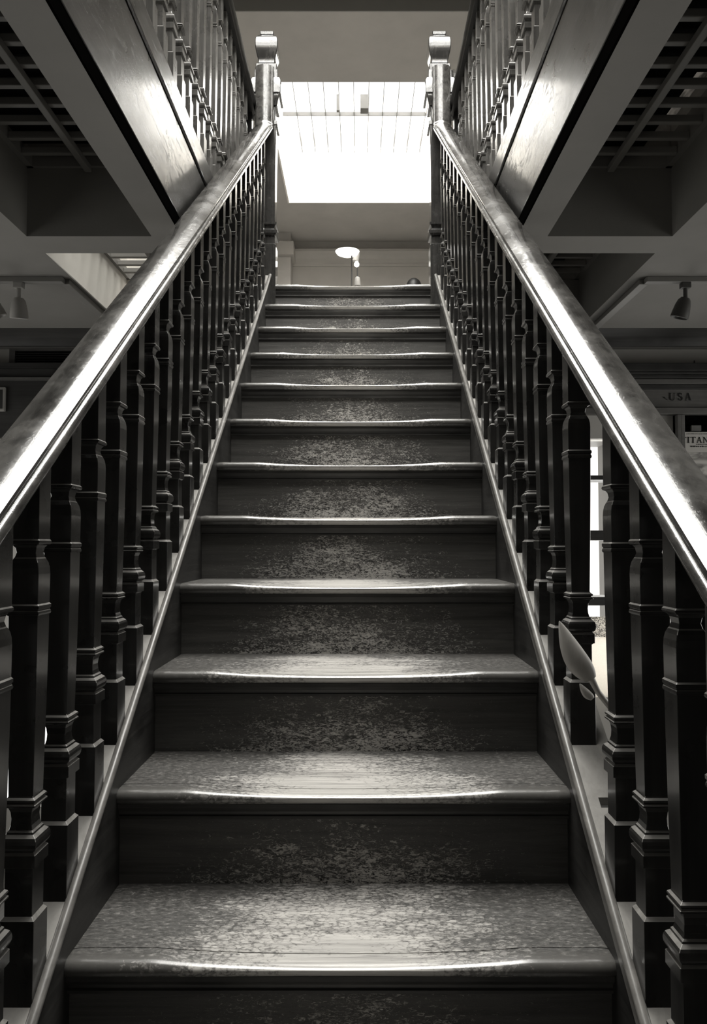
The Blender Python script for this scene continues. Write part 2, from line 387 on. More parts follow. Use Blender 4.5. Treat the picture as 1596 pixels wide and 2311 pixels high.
# grilles with glass in the ground floor ceiling
def grille(sgn, y0, y1, n, label, boards, gname):
    b1, b2 = FX + .106, FX + .52
    x0, x1 = sorted((CX + sgn * b1, CX + sgn * b2)); xm = (x0 + x1) / 2
    root = empty('ceiling_grille', (xm, (y0 + y1) / 2, 2.87), label, 'ceiling grille', gname)
    z = 2.89
    s = MB()
    s.box(x0, x0 + .02, y0, y1, z, z + .04); s.box(x1 - .02, x1, y0, y1, z, z + .04)
    s.box(x0, x1, y0, y0 + .015, z, z + .04); s.box(x0, x1, y1 - .015, y1, z, z + .04)
    s.build('frame', M['grille'], root)
    for i in range(1, n):
        y = y1 - (y1 - y0) * i / n
        MB().box(x0 + .02, x1 - .02, y - .010, y + .010, z, z + .022, .003).build('bar', M['grille'], root)
    MB().box(xm - .011, xm + .011, y0 + .015, y1 - .015, z - .022, z - .0005, .003).build('long_bar', M['grille'], root)
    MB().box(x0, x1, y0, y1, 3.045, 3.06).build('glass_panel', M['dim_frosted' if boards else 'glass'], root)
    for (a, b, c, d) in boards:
        MB().box(a, b, c, d, 2.95, 3.03).build('light_block_board', M['board'], root)  # black board added to block light and keep this well dark
    return root
xl = CX - FX - .52
s = MB(); s.box(xl - .0, xl + .006, 2.681, 3.619, GC + .001, 3.04); s.box(xl + .006, xl + .412, 3.612, 3.619, GC + .001, 3.04)
struct(s.build('trim_12', M['plaster_white']))  # white lining added to brighten the left well
gl = 'grilles in the ground floor ceiling'
xl0, xl1 = CX - FX - .52, CX - FX - .106
xr0, xr1 = CX + FX + .106, CX + FX + .52
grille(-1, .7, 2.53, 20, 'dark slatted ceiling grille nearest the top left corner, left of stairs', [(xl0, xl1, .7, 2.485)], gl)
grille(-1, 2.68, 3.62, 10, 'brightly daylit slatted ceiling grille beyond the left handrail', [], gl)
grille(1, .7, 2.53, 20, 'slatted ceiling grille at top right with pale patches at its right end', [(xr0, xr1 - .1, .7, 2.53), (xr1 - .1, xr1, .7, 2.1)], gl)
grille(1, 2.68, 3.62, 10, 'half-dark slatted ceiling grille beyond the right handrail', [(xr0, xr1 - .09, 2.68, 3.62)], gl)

# ------------------------------------------------------------------ staircase
stair = empty('staircase', (CX, nose_y(1), 0), 'straight flight of worn dark wooden steps between two strings, pale in the middle', 'staircase')
def tread_mesh():
    s = MB(); nx = 64; th = .030; r = .0135; over = G + .032
    prof = []   # (y, z, weight of wear, is_top)
    prof.append((over, 0, 0)); prof.append((.16, 0, .15)); prof.append((.10, 0, .45)); prof.append((.06, 0, .75)); prof.append((.0485, 0, .85)); prof.append((.0478, -.003, .85)); prof.append((.0468, -.003, .86)); prof.append((.046, 0, .87)); prof.append((.035, 0, .95)); 
    for i in range(0, 9):
        a = PI / 2 + PI * i / 8
        prof.append((r + .003 + (r + .003) * math.cos(a) * 1.0, -th / 2 + th / 2 * math.sin(a), max(0, math.sin(a)) * 1.0))
    prof.append((.05, -th, 0)); prof.append((over, -th, 0))
    rings = []
    for i in range(nx + 1):
        x = -HW + 2 * HW * i / nx
        u = max(0, 1 - (abs(x) / .31) ** 2.4); d = .0115 * u
        # small roll-off at the tread ends
        e = max(0, (abs(x) - HW + .012) / .012)
        ring = []
        for y, z, wv in prof:
            ring.append((x, y + (.004 * e * e if y < .03 else 0) + .0035 * u * (1 if y < .02 else 0), z - d * wv - (.0 if z < -th * .9 else .0015 * e)))
        rings.append(ring)
    s.loft(rings)
    return s.mesh('tread', 40)
tm = tread_mesh(); 
rm = None
for k in range(1, 17):
    y, z = nose_y(k), nose_z(k)
    t = link('tread', tm, M['tread'], stair, (CX, y, z))
    # groove line of the nosing board
    if rm is None:
        rm = MB().box(-HW, HW, 0, .018, -RI + .0, -.030).mesh('riser')
        s = MB(); pf = [(0, 0), (-.016, 0), (-.016, -.008), (-.013, -.011), (-.008, -.017), (-.006, -.024), (-.009, -.026), (-.009, -.031), (0, -.031)]
        s.loft([[(x, a, b_) for a, b_ in pf] for x in (-HW, HW)]); sm = s.mesh('scotia')
    rz = link('riser', rm, M['riser'], stair, (CX, y + .03, z))
    link('scotia_moulding', sm, M['scotia'], stair, (CX, y + .03, z - .030))
# strings
for sgn in (-1, 1):
    xi = CX + sgn * HW; xo = xi + sgn * .085
    y0, y1 = .02, YE - .0
    def prism(xa, xb, zlo, zhi, ya=y0, yb=y1):
        a, b_ = sorted((xa, xb))
        s = MB(); pts = [(ya, zlo + SL * ya), (yb, zlo + SL * yb), (yb, zhi + SL * yb), (ya, zhi + SL * ya)]
        s.loft([[(x, y, z) for y, z in pts] for x in (a, b_)]); return s
    st = prism(xi, xo, -.30, Z0S - .014).build('string', M['stringer'], stair)
    # pale cap with an empty mortise where one baluster of the right side is missing
    cap_in, cap_out = xi + sgn * .008, xo + sgn * .004
    if sgn < 0:
        prism(cap_in, cap_out, Z0S - .0135, Z0S).build('string_cap', M['cap'], st)
    else:
        s = MB(); hy0, hy1 = 1.474, 1.492; hx0, hx1 = xi + .034, xi + .056
        for (xa, xb, ya, yb) in ((cap_in, cap_out, y0, hy0), (cap_in, cap_out, hy1, y1), (cap_in, hx0, hy0, hy1), (hx1, cap_out, hy0, hy1)):
            pts = [(ya, Z0S - .0135 + SL * ya), (yb, Z0S - .0135 + SL * yb), (yb, Z0S + SL * yb), (ya, Z0S + SL * ya)]
            s.loft([[(x, y, z) for y, z in pts] for x in sorted((xa, xb))])
        s.build('string_cap', M['cap'], st)
    # rounded bead along the inner top edge
    s = MB(); pf = []
    for i in range(9):
        a = -PI * .15 + PI * 1.3 * i / 8
        pf.append((.009 * math.cos(a), .008 * math.sin(a)))
    pf = [(-.0088, -.018)] + [(-p, q) for p, q in pf][0:0] + pf[::1] + [(-.0088, -.018)][0:0]
    bx_ = xi + sgn * .0035
    rings = [[(bx_ + p, yy, Z0S + .000 + SL * yy + q * 1.2) for p, q in pf + [(.0088, -.018)][0:0]] for yy in (y0, y1)]
    s.loft(rings); s.build('string_bead', M['bead'], st, smooth=50)

# ------------------------------------------------------------------ balusters
def bal_profile(ext=0.0, top=.806):
    P = [(.107, .026), (.1125, .0212), (.1835, .0212), (.186, .0238), (.1865, .0262), (.2045, .0262), (.2085, .0225),
         (.2095, .0225), (.2120, .0262), (.216, .0280), (.221, .0286), (.226, .0280), (.230, .0262), (.2325, .0235), (.2345, .0210), (.2375, .0205), (.240, .0180),
         (.247, .0162), (.257, .0155), (.267, .0166), (.2735, .0190), (.2750, .0225), (.2765, .0243), (.2785, .0243), (.2805, .0225), (.2812, .0212), (.2822, .0212), (.2830, .0232), (.2845, .0243), (.2865, .0235), (.2895, .0200), (.2915, .0190)]
    q = ext
    P += [(.40 + q * .5, .0208), (.50 + q, .0222), (.566 + q, .0228), (.567 + q, .0243), (.5695 + q, .0250), (.5725 + q, .0243), (.5735 + q, .0235), (.5755 + q, .0235), (.5765 + q, .0248), (.5815 + q, .0250),
          (.584 + q, .0228), (.630 + q, .0232), (.640 + q, .0226), (.648 + q, .0210), (.654 + q, .0184), (.656 + q, .0170), (.663 + q, .0150), (.671 + q, .0165), (.675 + q, .0195), (.6765 + q, .0230), (.679 + q, .0245), (.682 + q, .0240), (.6845 + q, .0222)]
    return P
def baluster_mesh(name, ext, top, slope):
    s = MB(); rings = [sq(.026, .026, 0, sl=slope)]
    for z, h in bal_profile(ext): rings.append(sq(h, h, z))
    rings.append(sq(.0222, .0222, top, sl=slope)); s.loft(rings)
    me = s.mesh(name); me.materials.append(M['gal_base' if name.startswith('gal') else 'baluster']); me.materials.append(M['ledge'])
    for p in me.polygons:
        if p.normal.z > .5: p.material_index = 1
    return me
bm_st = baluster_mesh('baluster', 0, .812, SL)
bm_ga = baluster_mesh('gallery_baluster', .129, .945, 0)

# handrail profile (u across, v up)
def rail_profile():
    half = []
    for i in range(9):
        u = .041 * i / 8; half.append((u, .056 - 7.6 * u * u))
    half[-1] = (.0398, .0440); half += [(.0400, .0405), (.0372, .0375), (.0376, .0352), (.0418, .0356), (.0455, .0345), (.0490, .0310), (.0503, .0255), (.0490, .0200), (.0455, .0165), (.0400, .0150), (.0390, .0120), (.0350, .0090), (.0280, .0070), (.0270, 0)]
    return [(-u, v) for u, v in half[:0:-1]] + half
def sweep(path, prof, cx, m, name, parent, flip=1, smooth=40):
    s = MB(); rings = []
    for i, (y, z) in enumerate(path):
        a = Vector(path[max(0, i - 1)]); b_ = Vector(path[min(len(path) - 1, i + 1)])
        t = (b_ - a).normalized(); nrm = Vector((-t.y, t.x))
        rings.append([(cx + u, y + nrm.x * v, z + nrm.y * v) for u, v in prof])
    s.loft(rings); return s.build(name, m, parent, smooth=smooth)

# newel
def newel_mesh(zb):
    s = MB(); hs = [(zb, .056), (3.285, .056), (3.293, .050), (3.335, .050), (3.336, .058), (3.345, .064), (3.362, .064), (3.366, .052), (3.378, .048), (3.392, .052), (3.396, .060), (3.408, .060), (3.412, .050),
                    (3.70, .051), (3.95, .056), (3.955, .063), (3.975, .063), (3.98, .052), (4.06, .052), (4.062, .062), (4.08, .064), (4.10, .072), (4.12, .072), (4.125, .082), (4.19, .084), (4.21, .076), (4.215, .066), (4.262, .064), (4.264, .058), (4.30, .058)]
    s.loft([sq(h, h, z, .003) for z, h in hs]); return s.mesh('newel_post', 30)
def cap_mesh():
    s = MB(); hs = [(4.30, .047), (4.306, .047), (4.307, .043), (4.312, .043), (4.313, .047), (4.322, .0455), (4.345, .051), (4.37, .0575), (4.395, .0615), (4.415, .063), (4.432, .0625), (4.446, .060), (4.458, .0555), (4.467, .050), (4.473, .044), (4.4745, .030), (4.480, .030), (4.481, .038), (4.496, .039), (4.502, .034)]
    s.loft([sq(h, h, z, .004) for z, h in hs]); return s.mesh('newel_cap', 40)
nm, cm = newel_mesh(2.72), cap_mesh()
ZR = .880    # handrail underside line
def flight_rail(sgn, label):
    bx_ = CX + sgn * (HW + .036)
    root = empty('stair_balustrade', (bx_, nose_y(1), Z0S + SL * nose_y(1)), label, 'balustrade')
    i = 0; y = 1.353 - .1325 * 9
    while y < 4.1:
        if not (sgn > 0 and abs(y - 1.618 + .0) < .08 and False):
            if not (sgn > 0 and MISSING - .03 < y < MISSING + .03):
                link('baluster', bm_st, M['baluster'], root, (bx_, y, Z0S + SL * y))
        y += .1325
    path = [(-.12, ZR + SL * -.12)]
    yb = 4.10
    ang0 = math.atan(SL)
    # easing from the pitch into the vertical gooseneck
    rr = .075; yv = 4.185   # underside line of the vertical part
    # tangent arc: circle tangent to the pitch line and the vertical line
    a1 = ang0; tl = rr * math.tan((PI / 2 - a1) / 2)
    py = yv; pz = ZR + SL * yv
    for j in range(9):
        a = a1 + (PI / 2 - a1) * j / 8
        cy = py - tl * math.cos(a1) - rr * math.sin(a1); cz = pz - tl * math.sin(a1) + rr * math.cos(a1)
        path.append((cy + rr * math.sin(a), cz - rr * math.cos(a)))
    path.append((yv, 4.262))
    base = path[:]
    sweep(path, rail_profile(), bx_, M['rail'], 'handrail', root)
    nw = link('newel_post', nm, M['newel'], root, (bx_ + sgn * -.006, 4.243, 0))
    link('newel_cap', cm, M['newel'], nw, (bx_ + sgn * -.006, 4.243, 0))
    return root
MISSING = 1.353 + .1325 * 2 - .0
MISSING = 1.353 - .1325 * 9 + .1325 * 11
flight_rail(-1, 'left stair balustrade of dark square-turned balusters under a polished handrail, complete')
MISSING = 1.353 - .1325 * 9 + .1325 * 10
MISSING_R = MISSING
flight_rail(1, 'right stair balustrade of dark square-turned balusters with one baluster missing low down')

# ------------------------------------------------------------------ galleries
def scroll(gb, sgn):
    pts = [(.5805, 4.05, 4.065), (.5820, 4.13, 4.10), (.5800, 4.18, 4.17), (.5730, 4.215, 4.235), (.5620, 4.240, 4.270), (.5460, 4.255, 4.275)]
    s = MB(); s.tube([(CX + sgn * x, y, z) for x, y, z in pts], [.030, .030, .029, .028, .026, .024], 16)
    s.build('rail_scroll', M['rail'], gb, smooth=60)
def gallery(sgn, label, flabel):
    fx = CX + sgn * FX
    # fascia
    root = empty('gallery_fascia', (fx, 2.2, 2.7), flabel, 'fascia')
    def bx(a, b_, z0, z1, bev=0):
        x0, x1 = sorted((fx + sgn * a, fx + sgn * b_)); return MB().box(x0, x1, -1.2, YE + .02, z0, z1, bev)
    bx(0, .0076, 2.702, 2.992, .002).build('fascia_board', M['fascia'], root)
    bx(-.006, .06, 3.0, FT, .006).build('top_moulding', M['fascia'], root)
    bx(.003, .0076, 2.9925, 2.9998).build('groove', M['black'], root)
    bx(.002, .0078, GC + .0, 2.7015).build('shadow_gap', M['black'], root)  # black strip, the shade of the unlit recess put into its colour
    gx = fx + sgn * .033
    gb = empty('gallery_balustrade', (gx, 2.2, FT), label, 'balustrade')
    y = 2.545 - .1225 * 13
    while y < 4.13:
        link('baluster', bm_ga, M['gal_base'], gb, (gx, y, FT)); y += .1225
    pr = [(-.04, 0), (-.045, .012), (-.052, .022), (-.052, .04), (-.042, .05), (-.03, .062), (-.012, .07), (.012, .07), (.03, .062), (.042, .05), (.052, .04), (.052, .022), (.045, .012), (.04, 0)]
    # the rail eases round towards the stair newel at its end
    s = MB(); rings = []
    pts = [(gx, -1.1, 4.03), (gx, 4.17, 4.03)]
    tx = CX + sgn * (HW + .036) + sgn * .05
    for j in range(1, 7):
        a = j / 6 * PI / 2
        pts.append((gx - sgn * (.035) * (1 - math.cos(a)), 4.17 + .075 * math.sin(a), 4.03 + .0))
    pts.append((tx + sgn * .004, 4.246, 4.03))
    for i, p in enumerate(pts):
        a = Vector(pts[max(0, i - 1)]); b_ = Vector(pts[min(len(pts) - 1, i + 1)]); t = (b_ - a).normalized(); side = Vector((t.y, -t.x, 0))
        if i == 0: side0 = side
        rings.append([(p[0] + side.x * u, p[1] + side.y * u, p[2] + v) for u, v in pr])
    s.loft(rings); s.build('handrail', M['gal_rail'], gb, smooth=40)
    s = MB(); s.loft([sq(h, h, z, .003) for z, h in ((FT, .036), (3.3, .036), (3.31, .031), (3.40, .031), (3.41, .038), (3.43, .038), (3.44, .028), (3.80, .031), (3.81, .038), (3.83, .038), (3.84, .031), (3.88, .036), (3.93, .036), (3.94, .030), (4.03, .032))])
    s.build('newel_post', M['gal_rail'], gb, (gx + sgn * .008, 4.225, 0), smooth=30)
    MB().box(gx - .03, gx + .03, 4.10, 4.23, 4.032, 4.09, .008).build('rail_end', M['gal_rail'], gb)
    if sgn > 0: scroll(gb, sgn)
gallery(-1, 'left upper gallery balustrade of pale-lit balusters above the left fascia', 'broad varnished wooden fascia along left gallery edge with dull glare')
gallery(1, 'right upper gallery balustrade of pale-lit balusters above the right fascia', 'broad varnished wooden fascia along right gallery edge with white glare')
# landing edge below the top tread
struct(MB().box(CX - HW, CX + HW, YE + .05, YE + .1, 2.5, 2.9).build('trim_8', M['stringer']))

# ------------------------------------------------------------------ ground floor: shopfront right
PXS = SW / 1750.0
def atw(x, y, Y=SW):
    c_, s_ = math.cos(R(2.4)), math.sin(R(2.4)); a = (x - 809) / 1750; u = (1155.5 - y) / 1750
    dy, dz = c_ - u * s_, s_ + u * c_; t = Y / dy
    return a * t, EYE + dz * t
# letter strokes: thick/thin serif capitals built as polygons; height 1, baseline 0
def stroke(s, pts, y, ox, oz, sc_):
    f = [s.bm.verts.new((ox + px * sc_, y, oz + pz * sc_)) for px, pz in pts]
    bck = [s.bm.verts.new((ox + px * sc_, y + .002, oz + pz * sc_)) for px, pz in pts]
    s.bm.faces.new(f); s.bm.faces.new(bck[::-1])
    for i in range(len(f)):
        j = (i + 1) % len(f); s.bm.faces.new((f[i], f[j], bck[j], bck[i]))
def rect(x0, x1, z0, z1): return [(x0, z0), (x1, z0), (x1, z1), (x0, z1)]
def ribbon(pts, ws):
    L_, R__ = [], []
    for i, p in enumerate(pts):
        a = Vector(pts[max(0, i - 1)]); b_ = Vector(pts[min(len(pts) - 1, i + 1)]); t = (b_ - a).normalized(); nn = Vector((-t.y, t.x)) * ws[i] / 2
        L_.append((p[0] + nn.x, p[1] + nn.y)); R__.append((p[0] - nn.x, p[1] - nn.y))
    return [[L_[i], L_[i + 1], R__[i + 1], R__[i]] for i in range(len(pts) - 1)]
def letter(ch):
    if ch == 'I': return .38, [rect(.11, .27, 0, 1), rect(.0, .38, 0, .05), rect(.0, .38, .95, 1)]
    if ch == 'T': return .82, [rect(.33, .49, 0, 1), rect(.22, .60, 0, .05), rect(.0, .82, .94, 1), [(0, .78), (.04, .78), (.08, .94), (0, .94)], [(.82, .78), (.82, .94), (.74, .94), (.78, .78)]]
    if ch == 'A': return .88, [[(.08, 0), (.13, 0), (.46, 1), (.41, 1)], [(.40, 1), (.50, 1), (.82, 0), (.64, 0)], rect(.24, .66, .32, .37), rect(0, .24, 0, .05), rect(.56, .88, 0, .05)]
    if ch == 'N': return .94, [rect(.11, .16, 0, 1), rect(.78, .83, 0, 1), [(.05, 1), (.22, 1), (.83, 0), (.72, 0)], rect(0, .28, 0, .05), rect(.66, .94, .95, 1), rect(0, .2, .95, 1)]
    if ch == 'C':
        p = [(.45 + .38 * math.cos(a), .5 + .5 * math.sin(a)) for a in [R(45 + 270 * i / 16) for i in range(17)]]
        return .85, ribbon(p, [.05 + .13 * math.sin(PI * i / 16) for i in range(17)]) + [rect(.7, .75, .68, .95)]
    if ch == 'U':
        p = [(.19, .95), (.19, .3)] + [(.47 - .28 * math.cos(a), .28 - .26 * math.sin(a)) for a in [PI * i / 10 for i in range(11)]] + [(.75, .3), (.75, .95)]
        ws = [.15, .15] + [.15 - .10 * i / 10 for i in range(11)] + [.05, .05]
        return .9, ribbon(p, ws) + [rect(.02, .36, .95, 1), rect(.62, .88, .95, 1)]
    if ch == 'S':
        p = []
        for i in range(11): a = R(30 + 240 * i / 10); p.append((.32 + .22 * math.cos(a), .74 + .24 * math.sin(a)))
        p = p[:9] + [(.32, .5)]
        q = []
        for i in range(9): a = R(60 - 250 * i / 10); q.append((.32 + .25 * math.cos(a), .26 + .25 * math.sin(a)))
        allp = p + q; n_ = len(allp)
        return .62, ribbon(allp, [.05 + .12 * math.sin(PI * i / (n_ - 1)) for i in range(n_)]) + [rect(.49, .54, .72, .98), rect(.07, .12, .02, .3)]
def word(text, x, y, z, h, sp, name, parent, m):
    s = MB()
    for ch in text:
        wd, polys = letter(ch)
        for p in polys: stroke(s, p, y, x, z, h)
        x += (wd + sp) * h
    return s.build(name, m, parent)
# sign frieze on the right
xa, _ = atw(1330, 900); 
fr = empty('shopfront', (1.9, SW - .05, 0), 'grey shopfront frieze lettered USA above a dark glazed case, right wall', 'shopfront')
def fbox(x0, x1, yt, yb, d0, m, nm_, par=fr, bev=0):
    z1 = atw(800, yt)[1]; z0 = atw(800, yb)[1]
    return MB().box(x0, x1, SW - d0, SW - .001, z0, z1, bev).build(nm_, m, par)
X0 = CX + FX + .06; X1 = WALLX - .01
s = MB()
for yt, yb, d in ((829, 846, .10), (846, 852, .085), (852, 859, .07)):
    z1 = atw(800, yt)[1]; z0 = atw(800, yb)[1]; s.box(X0, X1, SW - d, SW - .001, z0, z1, .003)
s.build('cornice', M['dark_joinery'], fr)
fbox(X0, X1, 859.5, 870, .05, M['grey_joinery'], 'moulding', fr, .003)
fbox(X0, X1, 870.5, 881, .035, M['dark_joinery'], 'moulding', fr, .003)
fbox(X0, X1, 881.5, 923, .03, M['grey_joinery'], 'sign_board')
fbox(X0, X1, 923.5, 938, .045, M['grey_joinery'], 'rail', fr, .003)
x_, z_ = atw(1510, 905 - .5, SW - .033)
zt = atw(1510, 887, SW - .033)[1]; zb = atw(1510, 903.5, SW - .033)[1]
word('USA', x_, SW - .034, zb, zt - zb, .34, 'lettering', fr, M['ink'])
# worn-off remains of the letters before it
s = MB()
for (dx, dz, r_) in ((-.024, .016, .0035), (-.020, .012, .003), (-.012, .006, .0022), (-.006, .003, .0018), (-.016, .007, .0012)):
    stroke(s, [(r_ * math.cos(a), r_ * .8 * math.sin(a)) for a in [2 * PI * i / 7 for i in range(7)]], SW - .034, x_ + dx, zb + dz, 1)
s.build('letter_remains', M['ink'], fr)
# dark glazed case below the sign with a light mullion
xm0, _ = atw(1521, 950); xm1, _ = atw(1529, 950); xm2 = atw(1538, 950)[0]
z938 = atw(800, 938)[1]
MB().box(1.64, X1, SW - .012, SW - .001, .5, z938 - .002).build('case_back', M['black'], fr)
MB().box(xm0, xm1 - .001, SW - .05, SW - .0125, .5, z938 - .002, .002).build('mullion', M['grey_joinery'], fr)
MB().box(xm1 + .001, xm2, SW - .045, SW - .0125, .5, z938 - .002, .002).build('mullion', M['grey_joinery'], fr)
MB().box(xm2 + .04, xm2 + .09, SW - .03, SW - .0125, atw(800, 974)[1], atw(800, 962)[1]).build('catch_plate', M['grey_joinery'], fr)
# poster
def poster_mat(nt, n, L, b):
    tc = n.new('ShaderNodeTexCoord'); sep = n.new('ShaderNodeSeparateXYZ'); L.new(tc.outputs['Object'], sep.inputs[0])
    t = noise(n, L, mapped(n, L, (9, 1, 22), False), 1, 3, .5, .8)
    r = ramp(n, [(.38, g(.20)), (.5, g(.5)), (.6, g(.62))]); L.new(t.outputs['Fac'], r.inputs[0]); L.new(r.outputs[0], b.inputs['Base Color'])
    b.inputs['Roughness'].default_value = .35
M['poster'] = mat('poster_paper', poster_mat); M['poster_head'] = mat('poster_head_paper', plain(.55, .4))
px0 = atw(1533, 976)[0]; pz1 = atw(1533, 976)[1]
po = empty('poster', (px0 + .19, SW - .016, pz1 - .5), 'pale poster headed TITANIC with dark serif capitals inside the case', 'poster')
MB().box(px0, px0 + .38, SW - .018, SW - .0128, pz1 - .56, pz1 - .107).build('picture', M['poster'], po)
MB().box(px0, px0 + .38, SW - .018, SW - .0128, pz1 - .106, pz1).build('heading', M['poster_head'], po)
zt = atw(1550, 986, SW - .02)[1]; zb = atw(1550, 999.5, SW - .02)[1]
word('TITANIC', px0 + .003, SW - .0205, zb, zt - zb, .18, 'lettering', po, M['ink'])
s = MB()
for zz, a_, b_, h_ in ((pz1 - .012, .03, .34, .004), (pz1 - .066, .08, .30, .004), (pz1 - .078, .05, .33, .006)):
    x = px0 + a_
    while x < px0 + b_:
        l_ = random.uniform(.003, .008); s.box(x, x + l_, SW - .0195, SW - .0182, zz, zz + h_ * random.uniform(.6, 1)); x += l_ + random.uniform(.002, .004)
s.build('small_print', M['ink'], po)
# window frame and shelves in front of the right window
wf = empty('display_shelves', (1.34, SW - .05, .87), 'white backlit display shelves glimpsed through the gap of the missing baluster', 'shelves')
s = MB(); s.box(1.06, 1.083, SW - .05, SW + .02, .87, 2.19); s.box(1.60, 1.62, SW - .05, SW + .02, .87, 2.19)
s.build('frame', M['grey_joinery'], wf)
for yt, yb in ((1078, 1088), (1198, 1220), (1343, 1362)):
    z1 = atw(1300, yt)[1]; z0 = atw(1300, yb)[1]
    MB().box(1.083, 1.60, SW - .14, SW + .03, z0, z1, .004).build('shelf', M['dark_joinery'], wf)
M['card'] = mat('printed_card', poster_mat)
def ornament(nt, n, L, b):
    t = noise(n, L, mapped(n, L, (60, 1, 60), False), 1, 2, .5, 2.5)
    r = ramp(n, [(.44, g(.95)), (.48, g(.02)), (.53, g(.02)), (.57, g(.95))]); L.new(t.outputs['Fac'], r.inputs[0]); L.new(r.outputs[0], b.inputs['Base Color'])
    out = n['Material Output']; tr = n.new('ShaderNodeBsdfTranslucent'); L.new(r.outputs[0], tr.inputs[0]); mx = n.new('ShaderNodeMixShader'); mx.inputs[0].default_value = .7
    L.new(b.outputs[0], mx.inputs[1]); L.new(tr.outputs[0], mx.inputs[2]); L.new(mx.outputs[0], out.inputs[0])
M['ornament'] = mat('ornament_print', ornament)
z1 = atw(1300, 1388)[1]; z0 = atw(1300, 1432)[1]
cdp = MB().box(1.085, 1.28, SW - .10, SW - .09, z0, z1).build('patterned_card', M['ornament']); tag(cdp, 'dark scrollwork patterned card propped below the lowest display shelf', 'card')
zc1 = atw(1300, 1433)[1]; zc0 = .875
ec = empty('lettered_card', (1.18, SW - .095, zc0), 'white card with faint grey capitals standing under the scrollwork card', 'card')
M['card_white'] = mat('white_card', ornament); M['card_white'].node_tree.nodes['Color Ramp'].color_ramp.elements[1].color = g(.9); M['card_white'].node_tree.nodes['Color Ramp'].color_ramp.elements[2].color = g(.9)
MB().box(1.085, 1.28, SW - .10, SW - .09, zc0, zc1).build('card_face', M['card_white'], ec)
s = MB()
for k_, zz in enumerate((zc1 - .05, zc1 - .095)):
    lx_ = atw(1306, 1440)[0] * .975
    stroke(s, rect(0, .18, 0, 1), SW - .103, lx_, zz, .034)
    for pp in ribbon([(.1 + .6 * math.sin(a), .5 + .46 * math.cos(a)) for a in [PI * i / 10 for i in range(11)]], [.06 + .14 * math.sin(PI * i / 10) for i in range(11)]): stroke(s, pp, SW - .103, lx_, zz, .034)
    for pp in letter('A')[1]: stroke(s, pp, SW - .103, lx_ + .036, zz, .034)
s.build('lettering', M['lamp_grey'], ec)
# frieze wall joints
struct(MB().box(1.755, 1.76, SW - .004, SW - .0005, 2.50, 2.6).build('trim_9', M['dark_joinery']))

# ------------------------------------------------------------------ ground floor left
x0, z1 = atw(25, 783); x1 = -1.1; z0 = atw(25, 828)[1]
vent = MB(); vent.box(x0, x1, SW - .02, SW - .001, z0, z0 + .015); vent.box(x0, x1, SW - .02, SW - .001, z1 - .025, z1); vent.box(x0, x0 + .03, SW - .02, SW - .001, z0 + .015, z1 - .025); vent.box(x1 - .03, x1, SW - .02, SW - .001, z0 + .015, z1 - .025)
vroot = empty('wall_vent', ((x0 + x1) / 2, SW - .02, z0), 'long dark louvred vent high on the left wall', 'vent')
vent.build('frame', M['grey_joinery'], vroot)
s = MB(); n_ = 5
for i in range(n_):
    z = z0 + .018 + i * (z1 - z0 - .045) / n_; s.box(x0 + .03, x1 - .03, SW - .016, SW - .004, z, z + .004)
s.build('louvres', M['dark_joinery'], vroot)
MB().box(x0 + .03, x1 - .03, SW - .0035, SW - .001, z0 + .015, z1 - .025).build('backing', M['black'], vroot)
lf = empty('shopfront', (-1.9, SW - .05, 0), 'plain dark panelled shopfront under the vent on the left wall', 'shopfront')
XL0, XL1 = -WALLX + .01, CX - FX - .06
for yt, yb, d, m, nm_ in ((829, 838, .10, 'dark_joinery', 'cornice'), (838.5, 858, .06, 'dark_joinery', 'moulding'), (858.5, 863, .08, 'grey_joinery', 'rail'), (863.5, 990, .04, 'dark_joinery', 'panel')):
    z1 = atw(800, yt)[1]; zb_ = atw(800, yb)[1]
    MB().box(XL0, XL1, SW - d, SW - .001, zb_, z1).build(nm_, M[m], lf)
xx, za = atw(13, 874, SW - .05); zb_ = atw(13, 929, SW - .05)[1]
pf_ = empty('wall_plaque', (xx - .1, SW - .05, zb_), 'small pale-edged plaque at far left, lower than the dark vent', 'plaque')
MB().box(xx - .2, xx, SW - .058, SW - .041, zb_, za, .006).build('frame', M['lamp_grey'], pf_)
MB().box(xx - .19, xx - .012, SW - .0595, SW - .0585, zb_ + .014, za - .014).build('panel', M['dark_joinery'], pf_)

# ------------------------------------------------------------------ track lights
def spot(name, x, y, ztop, tilt, tiltx, m, label, group=None, s_=1.0):
    root = empty(name, (x, y, ztop), label, 'spotlight', group)
    MB().box(x - .018, x + .018, y - .014, y + .014, ztop - .022, ztop, .003).build('mount', m, root)
    st = MB(); st.tube([(x, y, ztop - .02), (x, y, ztop - .06)], .008, 10); st.build('stem', m, root, smooth=40)
    s = MB(); pr = [(.004, .0), (.016, -.002), (.024, -.012), (.029, -.03), (.033, -.06), (.034, -.078), (.030, -.080), (.024, -.07), (.004, -.066)]
    s.lathe(pr, 20); h = s.build('lamp_head', m, root, (x, y, ztop - .056), smooth=40); h.rotation_euler = (tiltx, tilt, 0)
    return root
TY = 2.93
def track(pts, label):
    root = empty('lighting_track', pts[0], label, 'lighting track')
    (xa, ya, _), (xb, yb, _), (xc, yc, _) = pts
    MB().box(min(xa, xb), max(xa, xb), ya - .017, ya + .017, GC - .02, GC - .0003, .002).build('track_rail', M['track'], root)
    MB().box(xb - .017, xb + .017, yb + .018, yc, GC - .02, GC - .0003, .002).build('track_rail', M['track'], root)
    return root
track([(-3.0, TY, GC), (-1.13, TY, GC), (-1.13, 3.58, GC)], 'grey ceiling lighting track with a corner, left of the stairs')
track([(3.0, TY, GC), (1.10, TY, GC), (1.10, 3.58, GC)], 'grey ceiling lighting track with a corner, right of the stairs')
